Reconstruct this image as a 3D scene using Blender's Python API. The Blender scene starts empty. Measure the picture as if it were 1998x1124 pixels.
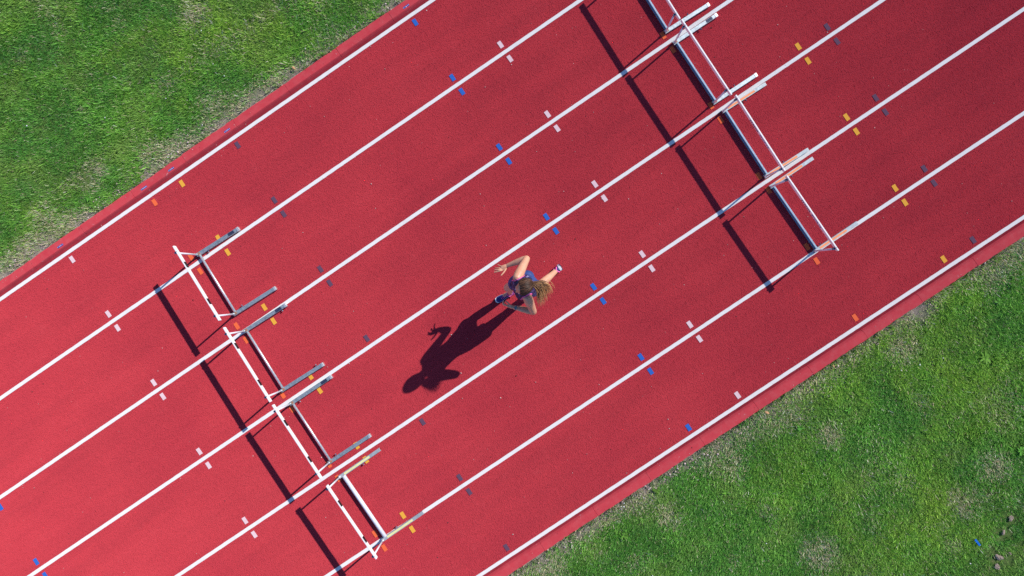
import bpy, bmesh, math, random
import numpy as np
from mathutils import Vector, Matrix

random.seed(7)
rng = np.random.default_rng(11)
SC = bpy.context.scene
COL = SC.collection

# ------------------------------------------------------------------ camera, sky, sun, exposure
cam_d = bpy.data.cameras.new('camera')
cam_d.sensor_width = 36.0
cam_d.lens = 24.0
cam_d.clip_end = 1000.0
cam = bpy.data.objects.new('camera', cam_d)
cam.location = (0.1669, -4.2544, 9.8927)
cam.rotation_euler = (-0.005339, 0.033730, -0.592421)
COL.objects.link(cam)
SC.camera = cam

SUN = Vector((1.2807, 0.1510, 1.0)).normalized()          # towards the sun
world = bpy.data.worlds.new('World')
SC.world = world
world.use_nodes = True
wn = world.node_tree
bg = wn.nodes['Background']
sky = wn.nodes.new('ShaderNodeTexSky')
sky.sky_type = 'NISHITA'
sky.sun_disc = False
sky.sun_elevation = math.asin(SUN.z)
sky.sun_rotation = math.atan2(SUN.x, SUN.y)
sky.air_density = 1.0
sky.dust_density = 0.2
sky.ozone_density = 8.0
wn.links.new(sky.outputs[0], bg.inputs[0])
bg.inputs[1].default_value = 0.125

sun_d = bpy.data.lights.new('sun', 'SUN')
sun_d.energy = 4.6
sun_d.angle = math.radians(0.53)
sun_d.color = (1.0, 0.93, 0.82)
sun = bpy.data.objects.new('sun', sun_d)
sun.rotation_euler = SUN.to_track_quat('Z', 'Y').to_euler()
sun.location = SUN * 40
COL.objects.link(sun)

vs = SC.view_settings
vs.view_transform = 'Standard'
vs.look = 'None'
vs.gamma = 1.0
vs.use_curve_mapping = False
vs.exposure = 0.15
SC.cycles.use_denoising = False
SC.cycles.max_bounces = 6

# ------------------------------------------------------------------ helpers
def tag(o, label=None, cat=None, group=None, kind=None):
    for k, v in (('label', label), ('category', cat), ('group', group), ('kind', kind)):
        if v:
            o[k] = v
    return o

def link(name, me, mat=None, parent=None):
    o = bpy.data.objects.new(name, me)
    COL.objects.link(o)
    if mat is not None and me is not None and not me.materials:
        me.materials.append(mat)
    if parent is not None:
        o.parent = parent
    return o

def empty(name, loc=(0, 0, 0), rz=0.0):
    o = bpy.data.objects.new(name, None)
    o.empty_display_size = 0.1
    o.location = loc
    o.rotation_euler = (0, 0, rz)
    COL.objects.link(o)
    return o

def bm_mesh(name, bm, smooth=False):
    me = bpy.data.meshes.new(name)
    bm.normal_update()
    bm.to_mesh(me)
    bm.free()
    if smooth:
        me.polygons.foreach_set('use_smooth', [True] * len(me.polygons))
    return me

def box(bm, x0, x1, y0, y1, z0, z1, bev=0.0):
    r = bmesh.ops.create_cube(bm, size=1.0)
    vs_ = r['verts']
    for v in vs_:
        v.co = Vector(((x0 + x1) / 2 + v.co.x * (x1 - x0), (y0 + y1) / 2 + v.co.y * (y1 - y0), (z0 + z1) / 2 + v.co.z * (z1 - z0)))
    if bev:
        es = list({e for v in vs_ for e in v.link_edges})
        bmesh.ops.bevel(bm, geom=es, offset=bev, segments=2, affect='EDGES', profile=0.5)

def frame_of(t, up=Vector((0, 0, 1))):
    t = t.normalized()
    a = t.cross(up)
    if a.length < 1e-4:
        a = t.cross(Vector((1, 0, 0)))
    a.normalize()
    return a, a.cross(t).normalized()

def tube(bm, pts, rad, n=10, cap=True):
    """round tube through pts; rad: one radius or one per point"""
    pts = [Vector(p) for p in pts]
    if not hasattr(rad, '__len__'):
        rad = [rad] * len(pts)
    rings = []
    pa = None
    for i, p in enumerate(pts):
        t = pts[min(i + 1, len(pts) - 1)] - pts[max(i - 1, 0)]
        t.normalize()
        if pa is None:
            a, b = frame_of(t)
        else:
            a = (pa - t * pa.dot(t)).normalized()
            b = a.cross(t).normalized()
        pa = a
        rings.append([bm.verts.new(p + (a * math.cos(2 * math.pi * k / n) + b * math.sin(2 * math.pi * k / n)) * rad[i]) for k in range(n)])
    for r0, r1 in zip(rings, rings[1:]):
        for k in range(n):
            bm.faces.new((r0[k], r1[k], r1[(k + 1) % n], r0[(k + 1) % n]))
    if cap:
        bm.faces.new(rings[0])
        bm.faces.new(list(reversed(rings[-1])))

def cyl(bm, p, q, r, n=12):
    tube(bm, [p, q], r, n)

def fast_mesh(name, verts, faces, col=None):
    """verts (N,3), faces (M,k) numpy; optional per-vertex colour"""
    me = bpy.data.meshes.new(name)
    nv, (nf, k) = len(verts), faces.shape
    me.vertices.add(nv)
    me.vertices.foreach_set('co', np.ascontiguousarray(verts, dtype=np.float32).ravel())
    me.loops.add(nf * k)
    me.loops.foreach_set('vertex_index', np.ascontiguousarray(faces, dtype=np.int32).ravel())
    me.polygons.add(nf)
    me.polygons.foreach_set('loop_start', np.arange(0, nf * k, k, dtype=np.int32))
    if col is not None:
        at = me.attributes.new('col', 'FLOAT_COLOR', 'POINT')
        c = np.ones((nv, 4), dtype=np.float32)
        c[:, :3] = col
        at.data.foreach_set('color', c.ravel())
    me.update(calc_edges=True)
    return me

_lat = {}
def vnoise(x, y, scale, seed=0):
    """smooth value noise 0..1 in numpy"""
    if seed not in _lat:
        _lat[seed] = np.random.default_rng(1000 + seed).random((128, 128))
    L = _lat[seed]
    x = np.asarray(x) * scale + 57.3 * (seed + 1)
    y = np.asarray(y) * scale + 31.7 * (seed + 1)
    xi, yi = np.floor(x).astype(int), np.floor(y).astype(int)
    fx, fy = x - xi, y - yi
    fx, fy = fx * fx * (3 - 2 * fx), fy * fy * (3 - 2 * fy)
    g = lambda a, b: L[a % 128, b % 128]
    return (g(xi, yi) * (1 - fx) + g(xi + 1, yi) * fx) * (1 - fy) + (g(xi, yi + 1) * (1 - fx) + g(xi + 1, yi + 1) * fx) * fy

# ------------------------------------------------------------------ materials
class N:
    def __init__(s, name):
        s.m = bpy.data.materials.new(name)
        s.m.use_nodes = True
        s.t = s.m.node_tree
        s.b = s.t.nodes['Principled BSDF']
    def n(s, typ, **kw):
        nd = s.t.nodes.new(typ)
        for k, v in kw.items():
            setattr(nd, k, v)
        return nd
    def l(s, a, b):
        s.t.links.new(a, b)
    def pos(s):
        return s.n('ShaderNodeNewGeometry').outputs['Position']
    def obj(s):
        return s.n('ShaderNodeTexCoord').outputs['Object']
    def noise(s, scale, detail=3.0, rough=0.55, vec=None, dist=0.0):
        nd = s.n('ShaderNodeTexNoise')
        nd.inputs['Scale'].default_value = scale
        nd.inputs['Detail'].default_value = detail
        nd.inputs['Roughness'].default_value = rough
        nd.inputs['Distortion'].default_value = dist
        s.l(vec if vec is not None else s.pos(), nd.inputs['Vector'])
        return nd.outputs['Fac']
    def ramp(s, fac, stops):
        r = s.n('ShaderNodeValToRGB')
        e = r.color_ramp.elements
        while len(e) < len(stops):
            e.new(0.5)
        for i, (p, c) in enumerate(stops):
            e[i].position = p
            e[i].color = (*c, 1) if len(c) == 3 else c
        s.l(fac, r.inputs['Fac'])
        return r.outputs['Color']
    def mix(s, fac, a, b, typ='MIX'):
        x = s.n('ShaderNodeMix', data_type='RGBA', blend_type=typ)
        for v, i in ((fac, 0), (a, 6), (b, 7)):
            if isinstance(v, (int, float)):
                x.inputs[i].default_value = v
            elif isinstance(v, tuple):
                x.inputs[i].default_value = (*v, 1)
            else:
                s.l(v, x.inputs[i])
        return x.outputs[2]
    def bump(s, h, strength=0.3, dist=0.002):
        b = s.n('ShaderNodeBump')
        b.inputs['Strength'].default_value = strength
        b.inputs['Distance'].default_value = dist
        s.l(h, b.inputs['Height'])
        s.l(b.outputs['Normal'], s.b.inputs['Normal'])
    def set(s, col=None, rough=None, metal=None, spec=None, drough=None):
        for v, k in ((rough, 'Roughness'), (metal, 'Metallic'), (spec, 'Specular IOR Level'), (drough, 'Diffuse Roughness')):
            if v is not None and k in s.b.inputs:
                if isinstance(v, (int, float)):
                    s.b.inputs[k].default_value = v
                else:
                    s.l(v, s.b.inputs[k])
        if col is not None:
            if isinstance(col, tuple):
                s.b.inputs['Base Color'].default_value = (*col, 1)
            else:
                s.l(col, s.b.inputs['Base Color'])
        return s.m

M = {}

def track_mat():
    k = N('track_rubber')
    big = k.noise(0.55, 4, 0.6)
    c = k.ramp(big, [(0.30, (0.49, 0.048, 0.070)), (0.55, (0.55, 0.057, 0.077)), (0.75, (0.58, 0.064, 0.084))])
    smudge = k.noise(5.0, 5, 0.6)
    c = k.mix(k.ramp(smudge, [(0.60, (0, 0, 0)), (0.80, (0.22, 0.22, 0.22))]), c, (0.68, 0.11, 0.13))
    mp = k.n('ShaderNodeMapping')
    mp.inputs['Scale'].default_value = (0.35, 3.2, 1.0)
    k.l(k.pos(), mp.inputs['Vector'])
    streak = k.noise(1.0, 5, 0.62, vec=mp.outputs[0])
    c = k.mix(1.0, c, k.ramp(streak, [(0.30, (0.90, 0.93, 0.93)), (0.55, (1, 1, 1)), (0.75, (1.05, 1.10, 1.08))]), 'MULTIPLY')
    spot = k.noise(2.2, 6, 0.7, dist=0.6)
    c = k.mix(k.ramp(spot, [(0.66, (0, 0, 0)), (0.74, (0.20, 0.20, 0.20))]), c, (0.30, 0.03, 0.05))
    gran = k.noise(210.0, 2, 0.7)
    c = k.mix(1.0, c, k.ramp(gran, [(0.30, (0.80, 0.78, 0.80)), (0.52, (1, 1, 1)), (0.72, (1.14, 1.12, 1.12))]), 'MULTIPLY')
    return k.set(c, 1.0, spec=0.0, drough=1.0)
M['track'] = track_mat()

def paint_mat(name, col, wear=0.12, scale=90, drough=0.5, dirty=(0.55, 0.50, 0.52)):
    k = N(name)
    c = k.mix(k.ramp(k.noise(scale, 3, 0.7), [(0.42, (wear,) * 3), (0.62, (0, 0, 0))]), col, dirty)
    c = k.mix(k.ramp(k.noise(6, 4, 0.6), [(0.5, (0, 0, 0)), (0.8, (wear * 1.3,) * 3)]), c, dirty)
    k.bump(k.noise(260, 2, 0.6), 0.35, 0.002)
    return k.set(c, 0.85, spec=0.1, drough=drough)
M['line'] = paint_mat('line_paint', (0.80, 0.80, 0.80), 0.24, 110)
M['m_white'] = paint_mat('mark_pinkish_white', (0.76, 0.62, 0.66), 0.3, 160, dirty=(0.66, 0.35, 0.40))
M['m_blue'] = paint_mat('mark_blue', (0.035, 0.155, 0.56), 0.35, 150, dirty=(0.02, 0.07, 0.35))
M['m_dark'] = paint_mat('mark_slate', (0.105, 0.070, 0.125), 0.5, 150, dirty=(0.17, 0.06, 0.10))
M['m_yellow'] = paint_mat('mark_yellow', (0.76, 0.42, 0.055), 0.3, 150, dirty=(0.72, 0.28, 0.06))
M['m_orange'] = paint_mat('mark_orange', (0.82, 0.165, 0.055), 0.3, 150, dirty=(0.72, 0.08, 0.06))

def kerb_mat():
    k = N('kerb_paint')
    c = k.ramp(k.noise(3.5, 4, 0.6), [(0.3, (0.53, 0.050, 0.068)), (0.7, (0.61, 0.066, 0.084))])
    c = k.mix(k.ramp(k.noise(55, 3, 0.7), [(0.35, (0.25,) * 3), (0.5, (0,) * 3)]), c, (0.40, 0.03, 0.05))
    c = k.mix(k.ramp(k.noise(14, 5, 0.7), [(0.45, (0,) * 3), (0.75, (0.22,) * 3)]), c, (0.46, 0.18, 0.18))
    ch = k.noise(9, 6, 0.72, dist=0.4)
    chip = k.ramp(ch, [(0.660, (0,) * 3), (0.690, (0.6,) * 3)])
    c = k.mix(chip, c, (0.56, 0.40, 0.42))
    dots = k.ramp(k.noise(130, 2, 0.5), [(0.70, (0,) * 3), (0.76, (0.8,) * 3)])
    c = k.mix(dots, c, (0.12, 0.03, 0.04))
    k.bump(k.noise(160, 3, 0.6), 0.3, 0.003)
    return k.set(c, 0.85, spec=0.15, drough=0.6)
M['kerb'] = kerb_mat()

def soil_mat():
    k = N('soil_and_thatch')
    p = k.pos()
    a = k.noise(24, 5, 0.7)
    c = k.ramp(a, [(0.25, (0.05, 0.10, 0.022)), (0.5, (0.11, 0.19, 0.05)), (0.75, (0.22, 0.22, 0.10))])
    sep = k.n('ShaderNodeSeparateXYZ')
    k.l(p, sep.inputs[0])
    # distance from the track's middle: bare grey dirt in a strip along both kerbs
    ma = k.n('ShaderNodeMath', operation='ADD'); k.l(sep.outputs[1], ma.inputs[0]); ma.inputs[1].default_value = 3.66
    mb = k.n('ShaderNodeMath', operation='ABSOLUTE'); k.l(ma.outputs[0], mb.inputs[0])
    mc = k.n('ShaderNodeMath', operation='MULTIPLY_ADD'); k.l(k.noise(3.0, 4, 0.65), mc.inputs[0]); mc.inputs[1].default_value = 0.55; k.l(mb.outputs[0], mc.inputs[2])
    mr = k.n('ShaderNodeMapRange'); k.l(mc.outputs[0], mr.inputs[0])
    mr.inputs[1].default_value = 4.16; mr.inputs[2].default_value = 4.46; mr.inputs[3].default_value = 1.0; mr.inputs[4].default_value = 0.0
    dirt = k.ramp(k.noise(60, 5, 0.75), [(0.28, (0.15, 0.12, 0.10)), (0.5, (0.33, 0.28, 0.25)), (0.74, (0.50, 0.44, 0.40))])
    c = k.mix(mr.outputs[0], c, dirt)
    k.bump(k.noise(70, 4, 0.7), 0.8, 0.02)
    return k.set(c, 0.95, spec=0.1, drough=0.8)
M['soil'] = soil_mat()

def attr_mat(name, rough=0.55, transl=0.38, spec=0.25):
    k = N(name)
    at = k.n('ShaderNodeAttribute', attribute_name='col')
    k.set(at.outputs['Color'], rough, spec=spec)
    if transl:
        tr = k.n('ShaderNodeBsdfTranslucent')
        k.l(at.outputs['Color'], tr.inputs['Color'])
        mx = k.n('ShaderNodeMixShader')
        mx.inputs[0].default_value = transl
        k.l(k.b.outputs[0], mx.inputs[1])
        k.l(tr.outputs[0], mx.inputs[2])
        k.l(mx.outputs[0], k.t.nodes['Material Output'].inputs['Surface'])
    return k.m
M['blade'] = attr_mat('grass_blade')
M['weed'] = attr_mat('weed_leaf', 0.7, 0.30, 0.1)
M['stone'] = attr_mat('small_stone', 0.9, 0.0, 0.15)

def simple(name, col, rough=0.5, metal=0.0, spec=0.3, var=0.12, scale=30, bump=0.0):
    k = N(name)
    dark = tuple(c * (1 - var * 1.6) for c in col)
    lite = tuple(min(1.0, c * (1 + var)) for c in col)
    f = k.noise(scale, 4, 0.65, vec=k.obj())
    c = k.ramp(f, [(0.3, dark), (0.5, col), (0.72, lite)])
    if bump:
        k.bump(k.noise(scale * 6, 3, 0.6, vec=k.obj()), bump, 0.002)
    rr = k.ramp(k.noise(scale * 1.7, 3, 0.6, vec=k.obj()), [(0.3, (max(0.05, rough - 0.1),) * 3), (0.7, (min(1, rough + 0.1),) * 3)])
    return k.set(c, rr, metal, spec)

M['galv'] = simple('galvanised_steel', (0.43, 0.50, 0.54), 0.50, 0.75, 0.5, 0.2, 26, 0.1)
M['chrome'] = simple('bright_tube', (0.78, 0.79, 0.80), 0.48, 0.75, 0.5, 0.08, 20)
M['rail'] = simple('pale_blue_rail', (0.30, 0.42, 0.54), 0.5, 0.3, 0.4, 0.08, 20)
M['alu'] = simple('painted_foot', (0.46, 0.51, 0.54), 0.40, 0.35, 0.5, 0.08, 18)
M['white_tube'] = simple('white_tube', (0.72, 0.73, 0.80), 0.40, 0.0, 0.4, 0.06, 14)
M['board'] = simple('board_white', (0.83, 0.83, 0.84), 0.45, 0.0, 0.4, 0.04, 12)
M['black'] = simple('black_band', (0.012, 0.014, 0.016), 0.5, 0.0, 0.4, 0.2, 30)
M['cap'] = simple('dark_blue_plastic', (0.035, 0.06, 0.13), 0.4, 0.0, 0.5, 0.2, 60)
M['sticker_dark'] = simple('dark_sticker', (0.030, 0.040, 0.085), 0.38, 0.0, 0.5, 0.25, 70)
M['sticker_orange'] = simple('orange_sticker', (0.84, 0.30, 0.13), 0.5, 0.0, 0.3, 0.06, 30)
M['sticker_yellow'] = simple('pale_yellow_sticker', (0.76, 0.74, 0.36), 0.5, 0.0, 0.3, 0.06, 30)
M['ink'] = simple('dark_ink', (0.015, 0.015, 0.10), 0.5, 0.0, 0.3, 0.1, 60)
M['ink_blue'] = simple('blue_ink', (0.10, 0.10, 0.38), 0.5, 0.0, 0.3, 0.1, 60)
M['ink_pale'] = simple('faded_ink', (0.50, 0.60, 0.68), 0.5, 0.0, 0.3, 0.1, 60)
M['plate_blue'] = simple('plate_blue', (0.045, 0.055, 0.30), 0.45, 0.0, 0.4, 0.15, 60)
M['plate_print'] = simple('plate_print', (0.70, 0.66, 0.72), 0.5, 0.0, 0.3, 0.1, 60)
M['rust'] = simple('rusty_weld', (0.36, 0.20, 0.14), 0.7, 0.2, 0.3, 0.3, 120)

# ------------------------------------------------------------------ ground and track
LW = 1.22                                                  # lane width; lane lines at y = -k * LW
gm = bpy.data.meshes.new('ground')
gm.from_pydata([(-250, -250, -0.012), (250, -250, -0.012), (250, 250, -0.012), (-250, 250, -0.012)], [], [(0, 1, 2, 3)])
ground = tag(link('ground', gm, M['soil']), 'bare soil and thatch under the grass beside the track', kind='structure')

tm = bpy.data.meshes.new('running_track')
Y0, Y1 = -7.355, 0.035
tm.from_pydata([(-60, Y0, -0.008), (60, Y0, -0.008), (60, Y1, -0.008), (-60, Y1, -0.008)], [], [(0, 1, 2, 3)])
track = tag(link('running_track', tm, M['track']), 'red rubber running track with white lane lines', kind='structure')

# rubber granules: one periodic relief tile of 5 mm grains, set side by side over the straight in view
TS = (Y1 - Y0) / 12
def granule_tile():
    n = 205
    g = TS / n
    h = np.full((n, n), -0.0065)
    for _ in range(19000):
        cx, cy = rng.random(2) * n
        r = (0.0020 + 0.0022 * rng.random()) / g
        zc = -0.0062 + 0.0030 * rng.random()
        R = int(math.ceil(r))
        ii = np.arange(int(cx) - R, int(cx) + R + 2)
        jj = np.arange(int(cy) - R, int(cy) + R + 2)
        d2 = r * r - (ii[:, None] - cx) ** 2 - (jj[None, :] - cy) ** 2
        z = zc + np.sqrt(np.maximum(d2, 0)) * g * 1.25
        blk = np.ix_(ii % n, jj % n)
        h[blk] = np.where(d2 > 0, np.maximum(h[blk], z), h[blk])
    hp = np.zeros((n + 1, n + 1))
    hp[:n, :n] = h
    hp[n, :] = hp[0, :]
    hp[:, n] = hp[:, 0]
    a = np.arange(n + 1) * g
    X, Y = np.meshgrid(a, a, indexing='ij')
    v = np.stack([X, Y, hp], -1).reshape(-1, 3)
    i, j = np.meshgrid(np.arange(n), np.arange(n), indexing='ij')
    q = (i * (n + 1) + j).ravel()
    f = np.stack([q, q + n + 1, q + n + 2, q + 1], -1)
    me = fast_mesh('granule_tile', v, f)
    me.materials.append(M['track'])
    return me
tile = bpy.data.objects.new('granule_tile', granule_tile())     # only used as the instance source, never linked to the scene
NX = 38
pts = [(-NX * TS / 2 + i * TS, Y0 + j * TS, 0) for i in range(NX) for j in range(12)]
pm = bpy.data.meshes.new('track_granules')
pm.from_pydata(pts, [], [])
gran = link('track_granules', pm, M['track'], track)
tag(gran, 'fine red rubber granules of the track surface', kind='stuff')
ng = bpy.data.node_groups.new('granule_field', 'GeometryNodeTree')
ng.interface.new_socket('Geometry', in_out='INPUT', socket_type='NodeSocketGeometry')
ng.interface.new_socket('Geometry', in_out='OUTPUT', socket_type='NodeSocketGeometry')
gi, go = ng.nodes.new('NodeGroupInput'), ng.nodes.new('NodeGroupOutput')
oi, ip = ng.nodes.new('GeometryNodeObjectInfo'), ng.nodes.new('GeometryNodeInstanceOnPoints')
oi.inputs['Object'].default_value = tile
oi.inputs['As Instance'].default_value = True
ng.links.new(gi.outputs[0], ip.inputs['Points'])
ng.links.new(oi.outputs['Geometry'], ip.inputs['Instance'])
ng.links.new(ip.outputs['Instances'], go.inputs[0])
md = gran.modifiers.new('granules', 'NODES')
md.node_group = ng

# lane lines (each its own strip) and placement marks
def strip(name, x0, x1, y0, y1, z, mat, parent, cuts=1, jag=0.0):
    xs = np.linspace(x0, x1, cuts + 1)
    v, f = [], []
    for i, x in enumerate(xs):
        ja = (random.random() - 0.5) * jag
        jb = (random.random() - 0.5) * jag
        v += [(x, y0 + ja, z), (x, y1 + jb, z)]
        if i:
            f.append((2 * i - 2, 2 * i, 2 * i + 1, 2 * i - 1))
    me = bpy.data.meshes.new(name)
    me.from_pydata(v, [], f)
    return link(name, me, mat, parent)
for k_ in range(7):
    strip('lane_line', -60, 60, -k_ * LW - 0.0255, -k_ * LW + 0.0255, 0.0030, M['line'], track, 2400, 0.0025)

# flat strip of darker red between the outer lines and the kerbs
def edge_band_mat():
    k = N('edge_band_red')
    c = k.ramp(k.noise(7, 5, 0.65), [(0.3, (0.27, 0.026, 0.042)), (0.7, (0.40, 0.036, 0.055))])
    c = k.mix(k.ramp(k.noise(120, 3, 0.7), [(0.4, (0.3,) * 3), (0.6, (0,) * 3)]), c, (0.16, 0.03, 0.04))
    k.bump(k.noise(180, 3, 0.6), 0.6, 0.004)
    return k.set(c, 0.95, spec=0.0, drough=1.0)
M['edge_band'] = edge_band_mat()
for y0_, y1_ in ((0.022, 0.067), (-6 * LW - 0.067, -6 * LW - 0.022)):
    strip('edge_strip', -60, 60, y0_, y1_, 0.0012, M['edge_band'], track, 1200, 0.004)

mark_me = {}
def mark(kind, x, y):
    if kind not in mark_me:
        v = []
        w, h = 0.029, 0.0515
        for (sx, sy) in ((-1, -1), (0, -1.0), (1, -1), (1, 0), (1, 1), (0, 1), (-1, 1), (-1, 0)):
            v.append((sx * w + random.uniform(-.001, .001), sy * h + random.uniform(-.001, .001), 0))
        me = bpy.data.meshes.new('placement_mark')
        me.from_pydata(v, [], [tuple(range(8))])
        me.materials.append(M['m_' + kind])
        mark_me[kind] = me
    o = link('placement_mark', mark_me[kind], None, track)
    o.location = (x, y, 0.0030)
    o.rotation_euler = (0, 0, random.uniform(-0.02, 0.02))
rows = {'white': (-5.312, 1.690), 'blue': (0.848, -8.290), 'dark': (-2.311, 5.666), 'yellow': (-3.314, 5.176), 'orange': (-3.810, 3.688)}
for kind, xs in rows.items():
    for x in xs:
        for k_ in range(7):
            for s in (0.125, -0.121):
                if (k_ == 0 and s > 0) or (k_ == 6 and s < 0):
                    continue
                if kind == 'dark' and x < 0 and ((k_ == 3 and s < 0) or (k_ == 4 and s > 0)):
                    continue                                   # two of the slate marks are missing
                mark(kind, x, -k_ * LW + s)

# kerbs of painted stones
def kerb_stone_mesh(L, sgn):
    prof = [(0.064, -0.02), (0.064, 0.002), (0.080, 0.038), (0.090, 0.0525), (0.203, 0.0525), (0.212, 0.044), (0.213, -0.02)]
    bm = bmesh.new()
    rings = []
    stops = [(0.0, 0.0015), (0.003, 0.0)] + [(L * t / 26, 0.0) for t in range(1, 26)] + [(L - 0.003, 0.0), (L, 0.0015)]
    ph_ = random.uniform(0, 50)
    for x, ins in stops:
        rag = 0.016 * (float(vnoise(x + ph_, 0, 5, 41)) - 0.6) + 0.010 * (float(vnoise(x + ph_, 3, 19, 42)) - 0.6)
        rings.append([bm.verts.new((x, sgn * (p + (ins if i < 3 else -ins) + (min(rag, 0.002) if i > 3 else 0)), z - ins)) for i, (p, z) in enumerate(prof)])
    for a, b in zip(rings, rings[1:]):
        for i in range(len(prof) - 1):
            f = (a[i], b[i], b[i + 1], a[i + 1])
            bm.faces.new(f if sgn < 0 else f[::-1])
    bm.faces.new(rings[0])
    bm.faces.new(rings[-1][::-1])
    bmesh.ops.recalc_face_normals(bm, faces=bm.faces)
    return bm_mesh('kerb_stone', bm)
for nm, y, sgn, ph, lab in (('kerb', 0.0, 1, 0.600, 'red painted stone kerb between lane one and the upper left lawn'),
                            ('kerb', -6 * LW, -1, 0.895, 'red painted stone kerb along the lower right lawn')):
    root = tag(empty(nm, (0, y, 0)), lab, kind='structure')
    step = 0.919
    variants = [kerb_stone_mesh(step - 0.0025, sgn) for _ in range(5)]
    for me in variants:
        me.materials.append(M['kerb'])
    for i in range(-14, 15):
        o = link('kerb_stone', variants[(i * 7 + 3) % 5], None, root)
        o.location = (ph + i * step + 0.002, random.uniform(-0.0015, 0.0015), random.uniform(-0.002, 0.001))

# ------------------------------------------------------------------ lawn: blades of grass as one mass
TRI_A = np.array([(-4.06, 3.68), (-6.60, 0.215), (1.05, 0.215)])
TRI_B = np.array([(6.45, -7.53), (3.60, -11.55), (-2.60, -7.53)])
def tri_out(px, py, T):
    """how far outside the triangle (0 inside)"""
    d = np.zeros_like(px)
    c = T.mean(0)
    for i in range(3):
        a, b = T[i], T[(i + 1) % 3]
        nrm = np.array([b[1] - a[1], a[0] - b[0]])
        nrm = nrm / np.hypot(*nrm)
        if nrm @ (c - a) > 0:
            nrm = -nrm
        d = np.maximum(d, (px - a[0]) * nrm[0] + (py - a[1]) * nrm[1])
    return d

dry_spots = [(-4.46, 0.73, .22), (-4.27, 0.80, .2), (1.06, -7.95, .26), (-0.09, -8.09, .2), (2.46, -8.4, .2), (3.49, -10.22, .25), (1.4, -9.73, .3),
             (4.13, -10.03, .25), (-2.0, -7.8, .3), (-1.77, 1.82, .25), (3.99, -7.93, .25), (-5.3, .6, .25), (-3.4, .45, .25), (-2.3, .5, .3)]
bare_spots = [(3.42, -11.15, .13), (3.90, -10.76, .12), (3.70, -10.88, .12), (3.45, -10.95, .08), (3.55, -11.25, .10), (-4.45, 0.72, .09), (1.05, -7.93, .07)]

def grow(n, x0, x1, y0, y1, T, full=1.0, ring=1.6):
    px = rng.uniform(x0, x1, n)
    py = rng.uniform(y0, y1, n)
    out = tri_out(px, py, T)
    kd = np.where(py > -3.66, py - 0.215, -7.535 - py)              # distance from the kerb
    # thin, patchy turf beside the kerb and on the bare spots
    edge = kd + 0.30 * (vnoise(px, py, 3.1, 3) - 0.5) + 0.22 * (vnoise(px, py, 11, 4) - 0.5)
    p = np.clip((edge + 0.05) / 0.24, 0.06, 1.0)
    for (bx, by, br) in bare_spots:
        p *= np.clip((np.hypot(px - bx, py - by) + 0.08 * (vnoise(px, py, 17, 5) - 0.5) - br * 0.6) / (br * 0.7), 0.03, 1)
    p *= 0.75 + 0.25 * np.clip((vnoise(px, py, 9, 6) - 0.22) / 0.25, 0, 1)
    p = np.where(out > full, p * np.clip(1 - (out - full) / ring, 0, 1) * 0.5, p)
    keep = rng.random(n) < p
    return px[keep], py[keep], kd[keep]

bx_, by_, bk_ = [], [], []
for args in ((760000, -9.5, 3.2, 0.2, 6.2, TRI_A), (1080000, -5.2, 9.0, -14.0, -7.52, TRI_B)):
    a, b, c = grow(*args)
    bx_.append(a); by_.append(b); bk_.append(c)
PX, PY, KD = np.concatenate(bx_), np.concatenate(by_), np.concatenate(bk_)
# pull blades into tussocks
cell = 0.075
ox = (vnoise(PX, PY, 1 / cell, 7) - 0.5) * cell * 0.6
oy = (vnoise(PX, PY, 1 / cell, 8) - 0.5) * cell * 0.6
PX, PY = PX + ox, PY + np.where(np.abs(KD) < 0.08, 0, oy)
nB = len(PX)
tuft = vnoise(PX, PY, 6.0, 9)
mid = vnoise(PX, PY, 1.9, 10)
big = vnoise(PX, PY, 0.7, 12)
dry = np.clip((0.34 + 0.55 * (vnoise(PX, PY, 1.7, 24) - 0.5) - KD) / 0.34, 0, 1) * 0.85 + np.clip((vnoise(PX, PY, 2.6, 13) - 0.72) / 0.25, 0, 1) * 0.30
for (dx, dy, dr) in dry_spots:
    dry = np.maximum(dry, 0.85 * np.clip(1.25 - np.hypot(PX - dx, PY - dy) / dr, 0, 1) * (0.5 + vnoise(PX, PY, 14, 14)))
dry = np.clip(dry, 0, 0.9)
ang = 0.9 + 2 * math.pi * (vnoise(PX, PY, 4.0, 15) * 0.7 + vnoise(PX, PY, 0.8, 16) * 0.5) + rng.normal(0, 1.7, nB)
longb = rng.random(nB) < 0.09
hgt = (0.026 + 0.026 * tuft * (0.4 + mid)) * rng.uniform(0.55, 1.25, nB) * (1 - 0.35 * dry) * np.where(longb, 1.55, 1.0)
lean = np.clip(rng.normal(1.12, 0.28, nB) + 0.25 * (0.5 - tuft), 0.15, 1.45)
wid = rng.uniform(0.0020, 0.0040, nB) * (1.0 + 0.3 * mid) * np.where(longb, 1.5, 1.0)
dirx, diry = np.cos(ang), np.sin(ang)
reach = hgt * 1.15
tipx, tipy, tipz = PX + dirx * reach * np.sin(lean), PY + diry * reach * np.sin(lean), reach * np.cos(lean) + 0.004
hang = 0.10 * np.clip((vnoise(PX, PX * 0 + 1, 3.7, 25) - 0.45) * 2.2, 0, 1)
tipy = np.where(PY > -3.66, np.maximum(tipy, 0.205 - hang + 0.02 * rng.random(nB)), np.minimum(tipy, -7.525 + hang - 0.02 * rng.random(nB)))
tipz = np.maximum(tipz, np.where(KD < 0.06, 0.060, 0.006))
sx, sy = -diry * wid, dirx * wid
Z0 = np.full(nB, -0.012)
V = np.empty((nB, 4, 3), np.float32)
V[:, 0] = np.stack([PX - sx, PY - sy, Z0], -1)
V[:, 1] = np.stack([PX + sx, PY + sy, Z0], -1)
V[:, 2] = np.stack([tipx + sx * 0.35, tipy + sy * 0.35, tipz], -1)
V[:, 3] = np.stack([tipx - sx * 0.35, tipy - sy * 0.35, tipz], -1)
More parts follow.
